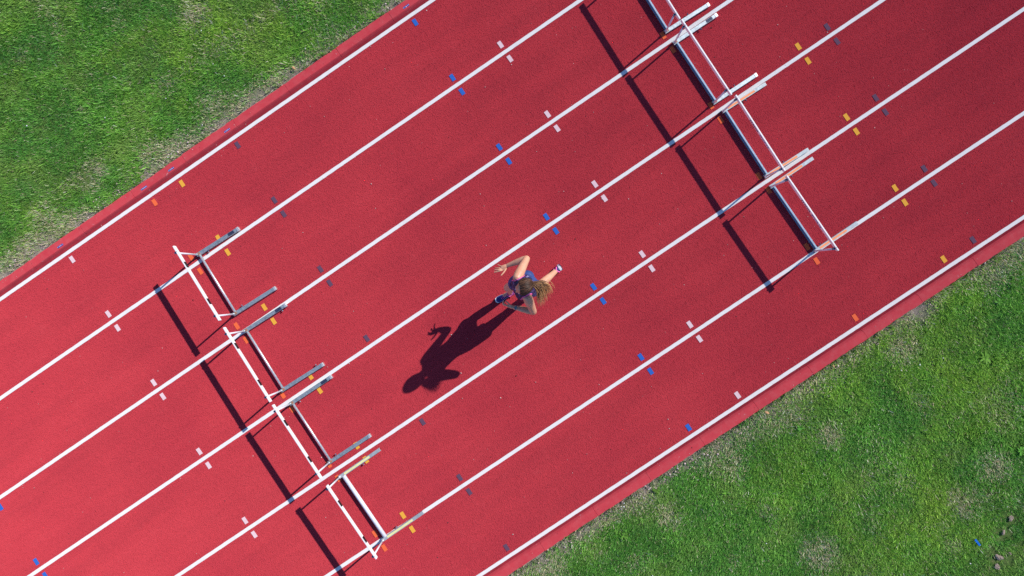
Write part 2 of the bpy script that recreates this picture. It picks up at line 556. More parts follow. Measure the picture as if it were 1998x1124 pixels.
deep = np.array((0.088, 0.285, 0.050)); fresh = np.array((0.195, 0.440, 0.068)); yel = np.array((0.330, 0.520, 0.070)); olive = np.array((0.270, 0.400, 0.095))
straw = np.array((0.66, 0.57, 0.36)); grey = np.array((0.52, 0.48, 0.36))
w1 = np.clip(0.30 + 0.8 * (mid - 0.3) + 0.5 * (tuft - 0.5) + rng.normal(0, 0.22, nB), 0, 1)[:, None]
w2 = np.clip(1.6 * (big - 0.45) + 0.9 * (vnoise(PX, PY, 3.3, 18) - 0.5) + rng.normal(0, 0.2, nB), 0, 1)[:, None]
C = deep * (1 - w1) + fresh * w1
C = C * (1 - 0.75 * w2) + yel * 0.75 * w2
w3 = np.clip(1.5 * (vnoise(PX, PY, 2.4, 19) - 0.6), 0, 0.7)[:, None]
C = C * (1 - w3) + olive * w3
isdry = (rng.random(nB) < dry * 0.75 + 0.035)[:, None]
gsel = (rng.random(nB) < 0.45)[:, None]
C = np.where(isdry, np.where(gsel, grey, straw), C)
C = C * rng.uniform(0.60, 1.35, nB)[:, None] * np.where(longb, rng.choice([0.7, 1.25], nB), 1.0)[:, None]
C = np.clip(C * 1.20, 0, 0.78)
CC = np.repeat(C[:, None, :], 4, 1)
F = np.arange(nB * 4).reshape(nB, 4)
gme = fast_mesh('grass', V.reshape(-1, 3), F, CC.reshape(-1, 3))
gme.materials.append(M['blade'])
tag(link('grass', gme), 'short patchy green lawn on both sides of the track', 'grass', kind='stuff')

# gravel and grit
_ico = bmesh.new()
bmesh.ops.create_icosphere(_ico, subdivisions=1, radius=1.0)
ICO_V = np.array([v.co[:] for v in _ico.verts]); ICO_F = np.array([[v.index for v in f.verts] for f in _ico.faces])
_ico.free()
def stones(name, P3, R, C3, flat=0.6):
    n = len(P3)
    jit = 1 + rng.normal(0, 0.18, (n, len(ICO_V), 1))
    th = rng.uniform(0, 2 * math.pi, n)
    el = rng.uniform(0.6, 1.3, n)
    b = ICO_V[None] * jit * R[:, None, None]
    x, y = b[..., 0] * el[:, None], b[..., 1]
    c, s = np.cos(th)[:, None], np.sin(th)[:, None]
    v = np.stack([x * c - y * s, x * s + y * c, b[..., 2] * flat], -1) + P3[:, None, :]
    f = ICO_F[None] + (np.arange(n) * len(ICO_V))[:, None, None]
    me = fast_mesh(name, v.reshape(-1, 3), f.reshape(-1, 3), np.repeat(C3[:, None], len(ICO_V), 1).reshape(-1, 3))
    me.materials.append(M['stone'])
    return link(name, me)
def pebble_cols(n, pink=0.0):
    t = rng.random(n)[:, None]
    c = np.array((0.22, 0.19, 0.18)) * (1 - t) + np.array((0.62, 0.57, 0.55)) * t
    return c + np.array((0.12, -0.02, -0.02)) * pink
n = 4200
side = rng.random(n) < 0.5
off = np.abs(rng.normal(0, 0.085, n)) + 0.005
gx = np.where(side, rng.uniform(-8.5, 2.5, n), rng.uniform(-4.5, 8.5, n))
gy = np.where(side, 0.218 + off, -7.538 - off)
keep = vnoise(gx, gy, 1.6, 21) > rng.uniform(0.15, 0.75, n)
gx, gy = gx[keep], gy[keep]
R = np.minimum(0.0030 + rng.exponential(0.0032, len(gx)), 0.016)
tag(stones('gravel', np.stack([gx, gy, R * 0.3 - 0.004 + 0.012], -1), R, pebble_cols(len(gx), 0.5)), 'grey and white grit lying along both kerbs', kind='stuff')
n = 1500
gx, gy = rng.uniform(-10, 10, n), rng.uniform(-7.5, 0.18, n)
gy = np.where(rng.random(n) < 0.25, np.where(rng.random(n) < 0.5, 0.20 - np.abs(rng.normal(0, 0.25, n)), -7.52 + np.abs(rng.normal(0, 0.25, n))), gy)
R = np.minimum(0.0016 + rng.exponential(0.0017, n), 0.009)
cc = np.where((rng.random(n) < 0.72)[:, None], np.array((0.62, 0.50, 0.46)), np.array((0.07, 0.04, 0.045))) * rng.uniform(0.6, 1.25, n)[:, None]
tag(stones('grit', np.stack([gx, gy, R * 0.3 + np.where((gy > 0.08) | (gy < -7.40), 0.0525, 0.001)], -1), R, cc), 'specks of pale grit scattered over the red track', kind='stuff')

# ------------------------------------------------------------------ hurdles
HZ = 0.682
def text_mesh(txt, size, sx=1.0):
    cu = bpy.data.curves.new('lettering', 'FONT')
    cu.body = txt
    cu.size = size
    cu.extrude = 0.0006
    cu.offset = size * 0.018
    cu.resolution_u = 2
    o = bpy.data.objects.new('lettering_source', cu)
    COL.objects.link(o)
    dg = bpy.context.evaluated_depsgraph_get()
    me = bpy.data.meshes.new_from_object(o.evaluated_get(dg))
    bpy.data.objects.remove(o)
    me.transform(Matrix.Diagonal((sx, 1, 1, 1)))
    return me
FACE_BACK = Matrix(((0, 0, -1, 0), (-1, 0, 0, 0), (0, 1, 0, 0), (0, 0, 0, 1)))     # text on the -x face, read from behind the hurdle
def lettering(txt, size, y_start, y_end, z, x, mat, parent):
    me = text_mesh(txt, size)
    w = max(v.co.x for v in me.vertices)
    me.transform(Matrix.Diagonal(((y_start - y_end) / w, 1, 1, 1)))
    me.transform(FACE_BACK)
    me.transform(Matrix.Translation((x, y_start, z)))
    return link('lettering', me, mat, parent)

def knob(parent, x, y, sgn):
    bm = bmesh.new()
    cyl(bm, (x, y, 0.03), (x, y + sgn * 0.022, 0.03), 0.006, 8)
    cyl(bm, (x, y + sgn * 0.018, 0.03), (x, y + sgn * 0.030, 0.03), 0.012, 10)
    box(bm, x - 0.004, x + 0.004, y + sgn * 0.024 - 0.004, y + sgn * 0.024 + 0.004, 0.022, 0.052)
    return link('clamp_knob', bm_mesh('clamp_knob', bm), M['cap'], parent)

def hurdle(x, y, deg, kind, label, group, knobs, bands=False, text=False, sticker=None, dirty_x=0.0):
    root = tag(empty('hurdle', (x, y, 0.003), math.radians(deg)), label, 'hurdle', group)
    fy = 0.513 if kind == 'galv' else 0.555
    up_r = 0.0125
    ux = -0.030
    # board
    bm = bmesh.new()
    box(bm, -0.0095, 0.0095, -0.604, 0.604, HZ - 0.068, HZ - 0.003, 0.003)
    board = link('board', bm_mesh('board', bm), M['board'], root)
    for s in (1, -1):
        if bands:
            bm = bmesh.new()
            c = s * 0.298
            box(bm, 0.0090, 0.0112, c - 0.047, c + 0.047, HZ - 0.067, HZ - 0.0045)
            link('black_band', bm_mesh('black_band', bm), M['black'], board)
        bm = bmesh.new()
        cyl(bm, (0.004, s * fy, HZ - 0.004), (0.004, s * fy, HZ + 0.0005), 0.005, 8)
        link('screw', bm_mesh('screw', bm), M['galv'], board)
    if bands:
        bm = bmesh.new()
        box(bm, 0.0090, 0.0106, -0.075, 0.085, HZ - 0.030, HZ - 0.012)
        link('faded_print', bm_mesh('faded_print', bm), M['ink_pale'], board)
    if text:
        lettering('STADIA', 0.058, 0.228, 0.020, HZ - 0.058, -0.0102, M['ink'], board)
        lettering('SPORTS', 0.050, -0.012, -0.232, HZ - 0.056, -0.0102, M['ink_blue'], board)
    # uprights, caps, feet
    for i, s in enumerate((1, -1)):
        yy = s * fy
        bm = bmesh.new()
        cyl(bm, (ux + 0.004, yy, 0.02), (ux, yy, HZ - 0.030), up_r, 14)
        upr = link('upright', bm_mesh('upright', bm, True), M['white_tube'], root)
        bm = bmesh.new()
        cyl(bm, (ux, yy, HZ - 0.052), (ux, yy, HZ - 0.024), 0.0165, 12)
        cyl(bm, (ux, yy, HZ - 0.040), (-0.011, yy, HZ - 0.040), 0.009, 10)
        link('end_cap', bm_mesh('end_cap', bm), M['cap'], upr)
        bm = bmesh.new()
        cyl(bm, (ux + 0.004, yy, 0.046), (ux + 0.003, yy, 0.085), 0.0175, 12)
        link('socket', bm_mesh('socket', bm, True), M['galv'] if kind == 'galv' else M['chrome'], upr)
        bm = bmesh.new()
        w = 0.0265 if kind == 'galv' else 0.0245
        hgt_ = 0.050 if kind == 'galv' else 0.046
        # channel-section foot: top plate with two side flanges
        box(bm, -0.045, 0.688, yy - w, yy + w, hgt_ - 0.006, hgt_, 0.002)
        box(bm, -0.045, 0.688, yy - w, yy - w + 0.004, 0.0, hgt_ - 0.0055)
        box(bm, -0.045, 0.688, yy + w - 0.004, yy + w, 0.0, hgt_ - 0.0055)
        foot = link('foot', bm_mesh('foot', bm), M['galv'] if kind == 'galv' else M['alu'], root)
        if kind == 'galv':
            bm = bmesh.new()
            box(bm, 0.660, 0.698, yy - w - 0.002, yy + w + 0.002, 0.0, hgt_ + 0.003, 0.003)
            link('foot_end', bm_mesh('foot_end', bm), M['chrome'], foot)
            bm = bmesh.new()
            box(bm, -0.020, 0.020, yy - 0.019, yy + 0.019, hgt_ - 0.001, hgt_ + 0.005, 0.003)
            link('weld', bm_mesh('weld', bm), M['rust'], foot)
            if s == 1 and sticker:
                bm = bmesh.new()
                box(bm, 0.512, 0.612, yy - w + 0.004, yy + w - 0.004, hgt_ - 0.001, hgt_ + 0.0018)
                link('sticker', bm_mesh('sticker', bm), M['sticker_dark'], foot)
        else:
            bm = bmesh.new()
            box(bm, 0.050, 0.500, yy - 0.0145, yy + 0.0145, hgt_ - 0.001, hgt_ + 0.0018)
            link('sticker', bm_mesh('sticker', bm), M[sticker], foot)
            bm = bmesh.new()
            cyl(bm, (-0.012, yy, hgt_ - 0.001), (-0.012, yy, hgt_ + 0.006), 0.011, 10)
            link('bolt', bm_mesh('bolt', bm), M['galv'], foot)
        knob(foot, knobs[i], yy - s * w, -s)
    # bottom rail between the feet
    bm = bmesh.new()
    if kind == 'galv' and bands:
        cyl(bm, (0.004, -fy + 0.02, 0.050), (0.004, fy - 0.02, 0.050), 0.0165, 16)
        link('bottom_rail', bm_mesh('bottom_rail', bm, True), M['chrome'], root)
    elif bands:
        cyl(bm, (0.030, -fy + 0.02, 0.048), (0.030, fy - 0.02, 0.048), 0.029, 18)
        link('bottom_rail', bm_mesh('bottom_rail', bm, True), M['white_tube'], root)
    else:
        # open channel: top plate, back plate and lower lip
        ya, yb = -fy + 0.022, fy - 0.022
        box(bm, -0.010, 0.012, ya, yb, 0.076, 0.080, 0.001)
        box(bm, 0.008, 0.012, ya, yb, 0.010, 0.0755)
        box(bm, -0.016, 0.0075, ya, yb, 0.006, 0.010)
        link('bottom_rail', bm_mesh('bottom_rail', bm), M['rail'], root)
    return root

GL, GR = 'hurdles of the row the runner heads for', 'hurdles of the row behind the runner'
hurdle(-3.681, -1.647, -1.9, 'galv', 'grey steel hurdle nearest the upper kerb in the row ahead of the runner', GL, (0.13, 0.13), bands=True, sticker=True)
hurdle(-3.722, -2.965, -1.5, 'galv', 'grey steel hurdle second from the upper kerb in the row ahead of the runner', GL, (0.60, 0.59), bands=True, sticker=True)
hurdle(-3.739, -4.222, -0.3, 'galv', 'grey steel hurdle right beside the hurdle with yellow strips', GL, (0.10, 0.11), bands=True, sticker=True)
hurdle(-3.724, -5.550, 0.7, 'alu', 'hurdle with pale yellow strips on its feet and a thick white bottom rail', GL, (0.36, 0.24), bands=True, sticker='sticker_yellow')
hurdle(3.778, -1.787, -2.0, 'galv', 'pale steel hurdle cut by the top edge, in the row behind the runner', GR, (0.37, 0.37), sticker=True)
hurdle(3.763, -3.015, -0.7, 'galv', 'pale steel hurdle with a slate sticker, next to the one cut off at the top', GR, (0.40, 0.35), sticker=True)
hurdle(3.785, -4.257, -1.3, 'alu', 'orange footed hurdle with a blue lettered board, beside the pale steel hurdles', GR, (0.33, 0.30), text=True, sticker='sticker_orange')
hurdle(3.759, -5.529, 0.3, 'alu', 'orange footed hurdle with a blue lettered board, at the lower right end of its row', GR, (0.30, 0.09), text=True, sticker='sticker_orange')

# ------------------------------------------------------------------ distance plates on the upper kerb
for i, (px, mk) in enumerate(((0.866, 'blue'), (-2.309, 'slate'), (-3.313, 'yellow'), (-3.803, 'orange'), (-5.321, 'pinkish white'))):
    root = tag(empty('distance_plate', (px, 0.122, 0.0525), random.uniform(-0.02, 0.02)), 'small blue plate on the upper kerb beside the %s mark' % mk, 'plate', 'distance plates on the kerb')
    bm = bmesh.new()
    box(bm, -0.050, 0.050, -0.0135, 0.0135, 0.0004, 0.0030, 0.0006)
    plate = link('plate', bm_mesh('plate', bm), M['plate_blue'], root)
    for s in (-1, 1):
        bm = bmesh.new()
        cyl(bm, (s * 0.045, 0, 0.002), (s * 0.045, 0, 0.0046), 0.0045, 8)
        link('screw', bm_mesh('screw', bm), M['plate_print'], plate)
    bm = bmesh.new()
    q = -0.026
    while q < 0.026:
        wq = random.uniform(0.005, 0.010)
        box(bm, q, q + wq, -0.0045 if i != 0 else -0.002, 0.0045 if i != 0 else 0.002, 0.0025, 0.0036)
        q += wq + 0.004
    link('print', bm_mesh('print', bm), M['plate_print'], plate)

# ------------------------------------------------------------------ weeds, leaves, clods, litter in the lawn
def weed(x, y, r, n, label, group=None, upright=0.35, col=(0.055, 0.17, 0.04)):
    V_, F_, C_ = [], [], []
    a0 = random.uniform(0, 6.28)
    for i in range(n):
        a = a0 + i * 2.4 + random.uniform(-.3, .3)
        L = r * random.uniform(0.25, 1.15) ** 1.3
        w = L * random.uniform(0.11, 0.19)
        d, e = Vector((math.cos(a), math.sin(a), 0)), Vector((-math.sin(a), math.cos(a), 0))
        lift = upright * random.uniform(0.4, 1.3)
        base = len(V_)
        prof = ((0.0, 0.12), (0.3, 0.75), (0.6, 1.0), (0.85, 0.6), (1.0, 0.05))
        sh = random.uniform(0.5, 1.35)
        for t, ww in prof:
            z = 0.022 + L * lift * (t - 0.7 * t * t) * 1.4
            c = d * (L * t)
            for s in (-1, 0, 1):
                p = c + e * (w * ww * s)
                V_.append((p.x, p.y, z + (0.12 * w * ww if s else 0)))
                C_.append(tuple(q * sh * (1.25 if s == 0 else 1.0) for q in col))
        for k in range(len(prof) - 1):
            for s in (0, 1):
                b = base + k * 3 + s
                F_.append((b, b + 3, b + 4, b + 1))
    me = fast_mesh('weed', np.array(V_), np.array(F_), np.array(C_))
    me.materials.append(M['weed'])
    o = link('weed', me)
    o.location = (x, y, 0)
    return tag(o, label, 'weed', group)
GW = 'broad-leaved weeds in the lawn'
for x, y, r, n_, lab in (
        (-0.04, -7.70, .085, 12, 'leafy weed touching the lower right kerb'),
        (-0.79, -7.98, .080, 10, 'weed rosette in the lawn nearest the bottom edge'),
        (0.77, -8.26, .085, 11, 'spreading weed in the lower lawn between two bare patches'),
        (0.08, -8.12, .055, 8, 'small weed beside a bare brown patch near the bottom edge'),
        (4.87, -8.67, .130, 13, 'large bright weed rosette near the right edge of the lower lawn'),
        (5.45, -8.12, .080, 9, 'weed near the right edge, closest to the lower kerb'),
        (-3.76, 0.40, .095, 12, 'dark leafy weed close to the upper kerb'),
        (-4.60, 0.47, .060, 8, 'small weed left of the dry ring by the upper kerb'),
        (-2.50, 0.83, .085, 10, 'weed in the upper lawn above the blue plates'),
        (2.16, -8.07, .070, 9, 'weed in the lower lawn below the chipped kerb'),
        (2.87, -8.24, .080, 11, 'weed in the middle of the lower lawn edge'),
        (-1.40, 0.46, .090, 12, 'dark weed clump on the upper kerb edge near the fallen leaf'),
        (-2.78, 1.42, .075, 9, 'weed in the middle of the upper lawn'),
        (4.54, -10.04, .090, 10, 'weed at the right edge above the soil clods')):
    weed(x, y, r * 0.72, n_ + 10, lab, GW, upright=random.uniform(0.2, 0.5), col=(0.11 + 0.05 * random.random(), 0.30 + 0.06 * random.random(), 0.050))

M['leaf'] = simple('dry_leaf', (0.62, 0.34, 0.17), 0.6, 0, 0.3, 0.2, 60)
M['clod'] = simple('dry_soil', (0.30, 0.24, 0.20), 0.95, 0, 0.1, 0.3, 40, 0.6)
M['strip_blue'] = simple('blue_plastic', (0.01, 0.14, 0.55), 0.4, 0, 0.4, 0.1, 40)
M['petal'] = simple('white_petal', (0.80, 0.80, 0.80), 0.6, 0, 0.3, 0.06, 60)
def dry_leaf(x, y, L, a, label):
    bm = bmesh.new()
    prof = ((0, .05), (.25, .7), (.55, 1), (.8, .6), (1, .05))
    rows_ = []
    for t, w in prof:
        rows_.append([bm.verts.new((L * (t - .5), s * w * L * .22, 0.005 + 0.25 * L * abs(s) * w * .35 + 0.06 * L * math.sin(t * 3.1))) for s in (-1, 0, 1)])
    for p, q in zip(rows_, rows_[1:]):
        for s in (0, 1):
            bm.faces.new((p[s], q[s], q[s + 1], p[s + 1]))
    o = link('dry_leaf', bm_mesh('dry_leaf', bm, True), M['leaf'])
    sol = o.modifiers.new('thickness', 'SOLIDIFY')
    sol.thickness = 0.001
    o.location = (x, y, 0.03)
    o.rotation_euler = (0, 0, a)
    tag(o, label, 'leaf', 'fallen dry leaves')
dry_leaf(-0.99, 0.33, 0.075, -1.3, 'curled orange leaf in the grass beside the upper kerb')
dry_leaf(1.89, -7.62, 0.080, -1.0, 'orange dry leaf in the grass below the chipped lower kerb')
dry_leaf(3.04, -7.59, 0.055, 1.6, 'pale dry leaf at the lower kerb under the orange mark')
def clod(x, y, r, label):
    bm = bmesh.new()
    for lump in range(5):
        k_ = random.uniform(0.35, 0.75) if lump else 0.8
        off_ = Vector((random.uniform(-.8, .8), random.uniform(-.6, .6), random.uniform(-.1, .15))) * r if lump else Vector()
        got = bmesh.ops.create_icosphere(bm, subdivisions=3, radius=1.0)['verts']
        sx_, sy_, se = random.uniform(.8, 1.5), random.uniform(.6, 1.0), random.randrange(50, 90)
        for v in got:
            p = v.co.copy()
            q = 0.9 + 0.8 * (float(vnoise(p.x + p.z, p.y + p.z * 1.3, 1.7, se)) - 0.5) + 0.35 * (float(vnoise(p.x - p.z, p.y + p.z, 5.0, se)) - 0.5)
            v.co = Vector((p.x * sx_, p.y * sy_, p.z * 0.5)) * r * k_ * q + off_
    o = link('soil_clod', bm_mesh('soil_clod', bm), M['clod'])
    o.location = (x, y, 0.012)
    o.rotation_euler = (0, 0, random.uniform(0, 6))
    tag(o, label, 'clod', 'dry soil clods in the corner of the lawn')
clod(3.45, -11.13, .050, 'largest grey soil clod at the bottom right corner')
clod(3.37, -11.22, .040, 'grey soil clod against the largest clod at the bottom right')
clod(3.91, -10.76, .036, 'grey soil clod highest up in the lower right corner')
clod(3.70, -10.88, .034, 'broken soil clod in the middle of the lower right clods')
clod(3.44, -10.93, .020, 'small soil clod right of the blue strip')
clod(3.62, -11.17, .020, 'small soil clod right of the largest clod')
bm = bmesh.new()
box(bm, -0.055, 0.055, -0.015, 0.015, 0.0, 0.006, 0.001)
for v in bm.verts:
    v.co.z += 0.9 * v.co.x ** 2 + 0.03
o = tag(link('plastic_strip', bm_mesh('plastic_strip', bm), M['strip_blue']), 'bright blue plastic strip lying in the lower right grass', 'strip')
o.location = (3.32, -10.78, 0)
o.rotation_euler = (0, 0, -1.50)
# tiny white petals
specks = [(2.67, -8.33), (1.82, -8.62), (3.78, -10.47), (3.94, -10.58), (4.05, -8.24), (4.37, -8.34), (-2.8, 1.03), (-3.71, 1.31), (-4.75, 1.88), (-2.57, 0.4), (-1.9, 0.81),
          (-1.94, 1.05), (-0.69, 0.46), (-0.25, -7.67), (0.84, -9.17), (-0.27, -8.91), (-0.77, -8.67), (-1.21, -7.7), (3.79, -8.16), (3.07, -10.97), (-1.81, 1.55), (0.16, 0.34),
          (-3.26, 0.30), (-3.19, 0.31), (-3.22, 0.27), (-0.59, -7.60), (-0.53, -7.58), (-0.56, -7.62)]
sp = np.array([(a, b, 0.045) for a, b in specks])
tag(stones('petals', sp, rng.uniform(0.005, 0.011, len(sp)), np.full((len(sp), 3), 0.82) * rng.uniform(0.85, 1.0, (len(sp), 1)), 0.35), 'scattered tiny white petals in the lawn', kind='stuff')

# ------------------------------------------------------------------ the runner (runs towards -x; her right side is +y)
person = tag(empty('person', (0.05, -4.20, 0.003)), 'woman running in a navy vest with pink trim, ponytail flying, between the hurdle rows', 'person')
PO = Vector(person.location)

def skin_mat():
    k = N('skin')
    c = k.ramp(k.noise(9, 4, 0.6), [(0.3, (0.62, 0.29, 0.18)), (0.7, (0.72, 0.385, 0.26))])
    k.set(c, 0.42, spec=0.4)
    k.b.inputs['Subsurface Weight'].default_value = 0.0
    k.b.inputs['Subsurface Radius'].default_value = (0.012, 0.005, 0.003)
    k.b.inputs['Subsurface Scale'].default_value = 0.6
    return k.m
def vest_mat():
    k = N('patterned_vest')
    f = k.noise(13, 3, 0.6, dist=1.2)
    c = k.ramp(f, [(0.40, (0.012, 0.015, 0.055)), (0.54, (0.022, 0.030, 0.11)), (0.59, (0.10, 0.04, 0.14)), (0.64, (0.09, 0.13, 0.33)), (0.71, (0.46, 0.42, 0.58))])
    k.bump(k.noise(40, 3, 0.6), 0.4, 0.01)
    return k.set(c, 0.6, spec=0.3)
def hair_mat():
    k = N('hair')
    at = k.n('ShaderNodeAttribute', attribute_name='col')
    k.set(at.outputs['Color'], 0.45, spec=0.3)
    return k.m
M['skin'], M['vest'], M['hair'] = skin_mat(), vest_mat(), hair_mat()
M['shorts'] = simple('navy_shorts', (0.035, 0.065, 0.22), 0.6, 0, 0.3, 0.3, 12, 0.2)
M['pink'] = simple('pink_trim', (0.85, 0.14, 0.42), 0.5, 0, 0.3, 0.08, 40)
M['shoe'] = simple('navy_shoe', (0.020, 0.030, 0.16), 0.55, 0, 0.3, 0.3, 50)
M['sole'] = simple('white_sole', (0.76, 0.77, 0.80), 0.6, 0, 0.3, 0.06, 40)
M['tread'] = simple('dark_tread', (0.06, 0.07, 0.12), 0.7, 0, 0.3, 0.2, 60)
M['watch'] = simple('grey_strap', (0.16, 0.22, 0.24), 0.4, 0, 0.5, 0.2, 60)
M['eye'] = simple('eye', (0.70, 0.68, 0.66), 0.2, 0, 0.5, 0.05, 30)
M['lip'] = simple('lips', (0.50, 0.16, 0.15), 0.4, 0, 0.4, 0.1, 60)

def smooth_path(pts, rad, k=5):
    """Catmull-Rom through the joints"""
    P, Rr = [Vector(p) for p in pts], list(rad)
    out, ro = [], []
    for i in range(len(P) - 1):
        p0, p1, p2, p3 = P[max(i - 1, 0)], P[i], P[i + 1], P[min(i + 2, len(P) - 1)]
        for j in range(k):
            t = j / k
            out.append(0.5 * ((2 * p1) + (p2 - p0) * t + (2 * p0 - 5 * p1 + 4 * p2 - p3) * t * t + (3 * p1 - p0 - 3 * p2 + p3) * t ** 3))
            ro.append(Rr[i] * (1 - t) + Rr[i + 1] * t)
    out.append(P[-1]); ro.append(Rr[-1])
    return out, ro

def limb(bm, pts, rad, n=16, k=5):
    p, r = smooth_path(pts, rad, k)
    d0, d1 = (p[0] - p[1]).normalized(), (p[-1] - p[-2]).normalized()
    p = [p[0] + d0 * r[0] * 0.75, p[0] + d0 * r[0] * 0.45] + p + [p[-1] + d1 * r[-1] * 0.45, p[-1] + d1 * r[-1] * 0.75]
    r = [r[0] * 0.45, r[0] * 0.85] + r + [r[-1] * 0.85, r[-1] * 0.45]
    tube(bm, p, r, n)

def ellipsoid(bm, c, s, rot=None):
    m = Matrix.Translation(Vector(c)) @ (rot or Matrix.Identity(4)) @ Matrix.Diagonal((*s, 1))
    bmesh.ops.create_uvsphere(bm, u_segments=20, v_segments=14, radius=1.0, matrix=m)

def rings_loft(bm, rings, n=28, p=2.3):
    """rings: (centre, half width, half depth, yaw); superellipse sections"""
    R_ = []
    for c, hw, hd, yaw in rings:
        lat, fwd = Vector((math.sin(yaw), math.cos(yaw), 0)), Vector((-math.cos(yaw), math.sin(yaw), 0))
        ring = []
        for k in range(n):
            a = 2 * math.pi * k / n
            ca, sa = math.cos(a), math.sin(a)
            ring.append(bm.verts.new(Vector(c) + lat * hw * math.copysign(abs(ca) ** (2 / p), ca) + fwd * hd * math.copysign(abs(sa) ** (2 / p), sa)))
        R_.append(ring)
    for a, b in zip(R_, R_[1:]):
        for k in range(n):
            bm.faces.new((a[k], a[(k + 1) % n], b[(k + 1) % n], b[k]))
    bm.faces.new(R_[0][::-1])
    bm.faces.new(R_[-1])

SHY, HPY = 0.16, -0.20                     # shoulder line and pelvis turn against each other
TORSO = [((0.090, -4.205, 0.830), 0.127, 0.094, HPY), ((0.090, -4.205, 0.880), 0.167, 0.121, HPY), ((0.085, -4.203, 0.940), 0.175, 0.127, HPY),
         ((0.070, -4.200, 1.010), 0.155, 0.113, -0.12), ((0.050, -4.197, 1.085), 0.131, 0.097, -0.04), ((0.030, -4.194, 1.160), 0.133, 0.099, 0.04),
         ((0.012, -4.193, 1.235), 0.145, 0.109, 0.10), ((0.006, -4.194, 1.300), 0.157, 0.113, SHY), ((0.012, -4.196, 1.365), 0.165, 0.101, SHY),
         ((0.020, -4.198, 1.415), 0.157, 0.079, SHY), ((0.026, -4.200, 1.448), 0.102, 0.065, SHY), ((0.028, -4.201, 1.470), 0.065, 0.059, SHY)]
HEAD = Vector((0.034, -4.204, 1.668))
SH_R, EL_R, WR_R = Vector((0.048, -4.052, 1.396)), Vector((0.262, -3.922, 1.190)), Vector((0.008, -3.853, 1.072))
SH_L, EL_L, WR_L = Vector((-0.005, -4.346, 1.396)), Vector((-0.045, -4.535, 1.150)), Vector((-0.222, -4.347, 1.150))
HIP_R, KN_R, AN_R = Vector((0.062, -4.112, 0.890)), Vector((-0.170, -4.085, 0.520)), Vector((-0.198, -4.155, 0.095))
HIP_L, KN_L, AN_L = Vector((0.108, -4.292, 0.890)), Vector((0.205, -4.300, 0.490)), Vector((0.530, -4.262, 0.235))

bm = bmesh.new()
rings_loft(bm, TORSO)
limb(bm, [(0.030, -4.201, 1.43), (0.024, -4.202, 1.50), (0.026, -4.203, 1.57), (0.034, -4.204, 1.62)], [0.066, 0.060, 0.058, 0.058])
ellipsoid(bm, HEAD, (0.096, 0.076, 0.112), Matrix.Rotation(math.radians(-8), 4, 'Y'))
ellipsoid(bm, HEAD + Vector((-0.050, 0, -0.062)), (0.048, 0.052, 0.052))                       # jaw
ellipsoid(bm, HEAD + Vector((-0.066, 0, 0.018)), (0.032, 0.055, 0.030))                       # brow
limb(bm, [HEAD + Vector((-0.086, 0, 0.004)), HEAD + Vector((-0.104, 0, -0.022)), HEAD + Vector((-0.100, 0, -0.034))], [0.009, 0.012, 0.013], 10, 3)   # nose
for s in (1, -1):
    ellipsoid(bm, HEAD + Vector((0.006, s * 0.077, -0.020)), (0.017, 0.008, 0.028))           # ears
    ellipsoid(bm, HEAD + Vector((-0.066, s * 0.034, -0.028)), (0.026, 0.026, 0.024))          # cheeks
    ellipsoid(bm, Vector((-0.070, -4.192 + s * 0.066, 1.262)), (0.045, 0.058, 0.052))         # bust
# arms
for SH, EL, WR in ((SH_R, EL_R, WR_R), (SH_L, EL_L, WR_L)):
    ua = EL - SH
    limb(bm, [SH - ua * 0.10, SH + ua * 0.12, SH + ua * 0.42, SH + ua * 0.78, EL], [0.056, 0.064, 0.057, 0.048, 0.043])
    fa = WR - EL
    limb(bm, [EL, EL + fa * 0.22, EL + fa * 0.50, EL + fa * 0.82, WR], [0.042, 0.046, 0.041, 0.031, 0.027])
# legs
limb(bm, [HIP_R, HIP_R.lerp(KN_R, .3), HIP_R.lerp(KN_R, .65), KN_R + Vector((-.004, 0, .02))], [0.092, 0.087, 0.073, 0.058])
limb(bm, [KN_R, KN_R.lerp(AN_R, .28) + Vector((.022, 0, 0)), KN_R.lerp(AN_R, .6) + Vector((.010, 0, 0)), AN_R], [0.057, 0.056, 0.045, 0.033])
limb(bm, [HIP_L, HIP_L.lerp(KN_L, .3), HIP_L.lerp(KN_L, .65), KN_L + Vector((-.004, 0, .02))], [0.092, 0.087, 0.073, 0.058])
limb(bm, [KN_L, KN_L.lerp(AN_L, .28) + Vector((.014, 0, .018)), KN_L.lerp(AN_L, .6) + Vector((.006, 0, .008)), AN_L], [0.057, 0.057, 0.046, 0.033])
for s, H in ((1, HIP_R), (-1, HIP_L)):
    ellipsoid(bm, Vector((0.145, H.y - s * 0.01, 0.905)), (0.075, 0.085, 0.085))
for A, hd in ((AN_R, Vector((-1, .12, 0))), (AN_L, Vector((0.04, 0, -1)))):
    limb(bm, [A, A + hd * 0.03 + Vector((0, 0, -.02)), A + hd * 0.09 + (Vector((0, 0, -.035)) if hd.z == 0 else Vector((.03, 0, 0)))], [0.033, 0.036, 0.034])
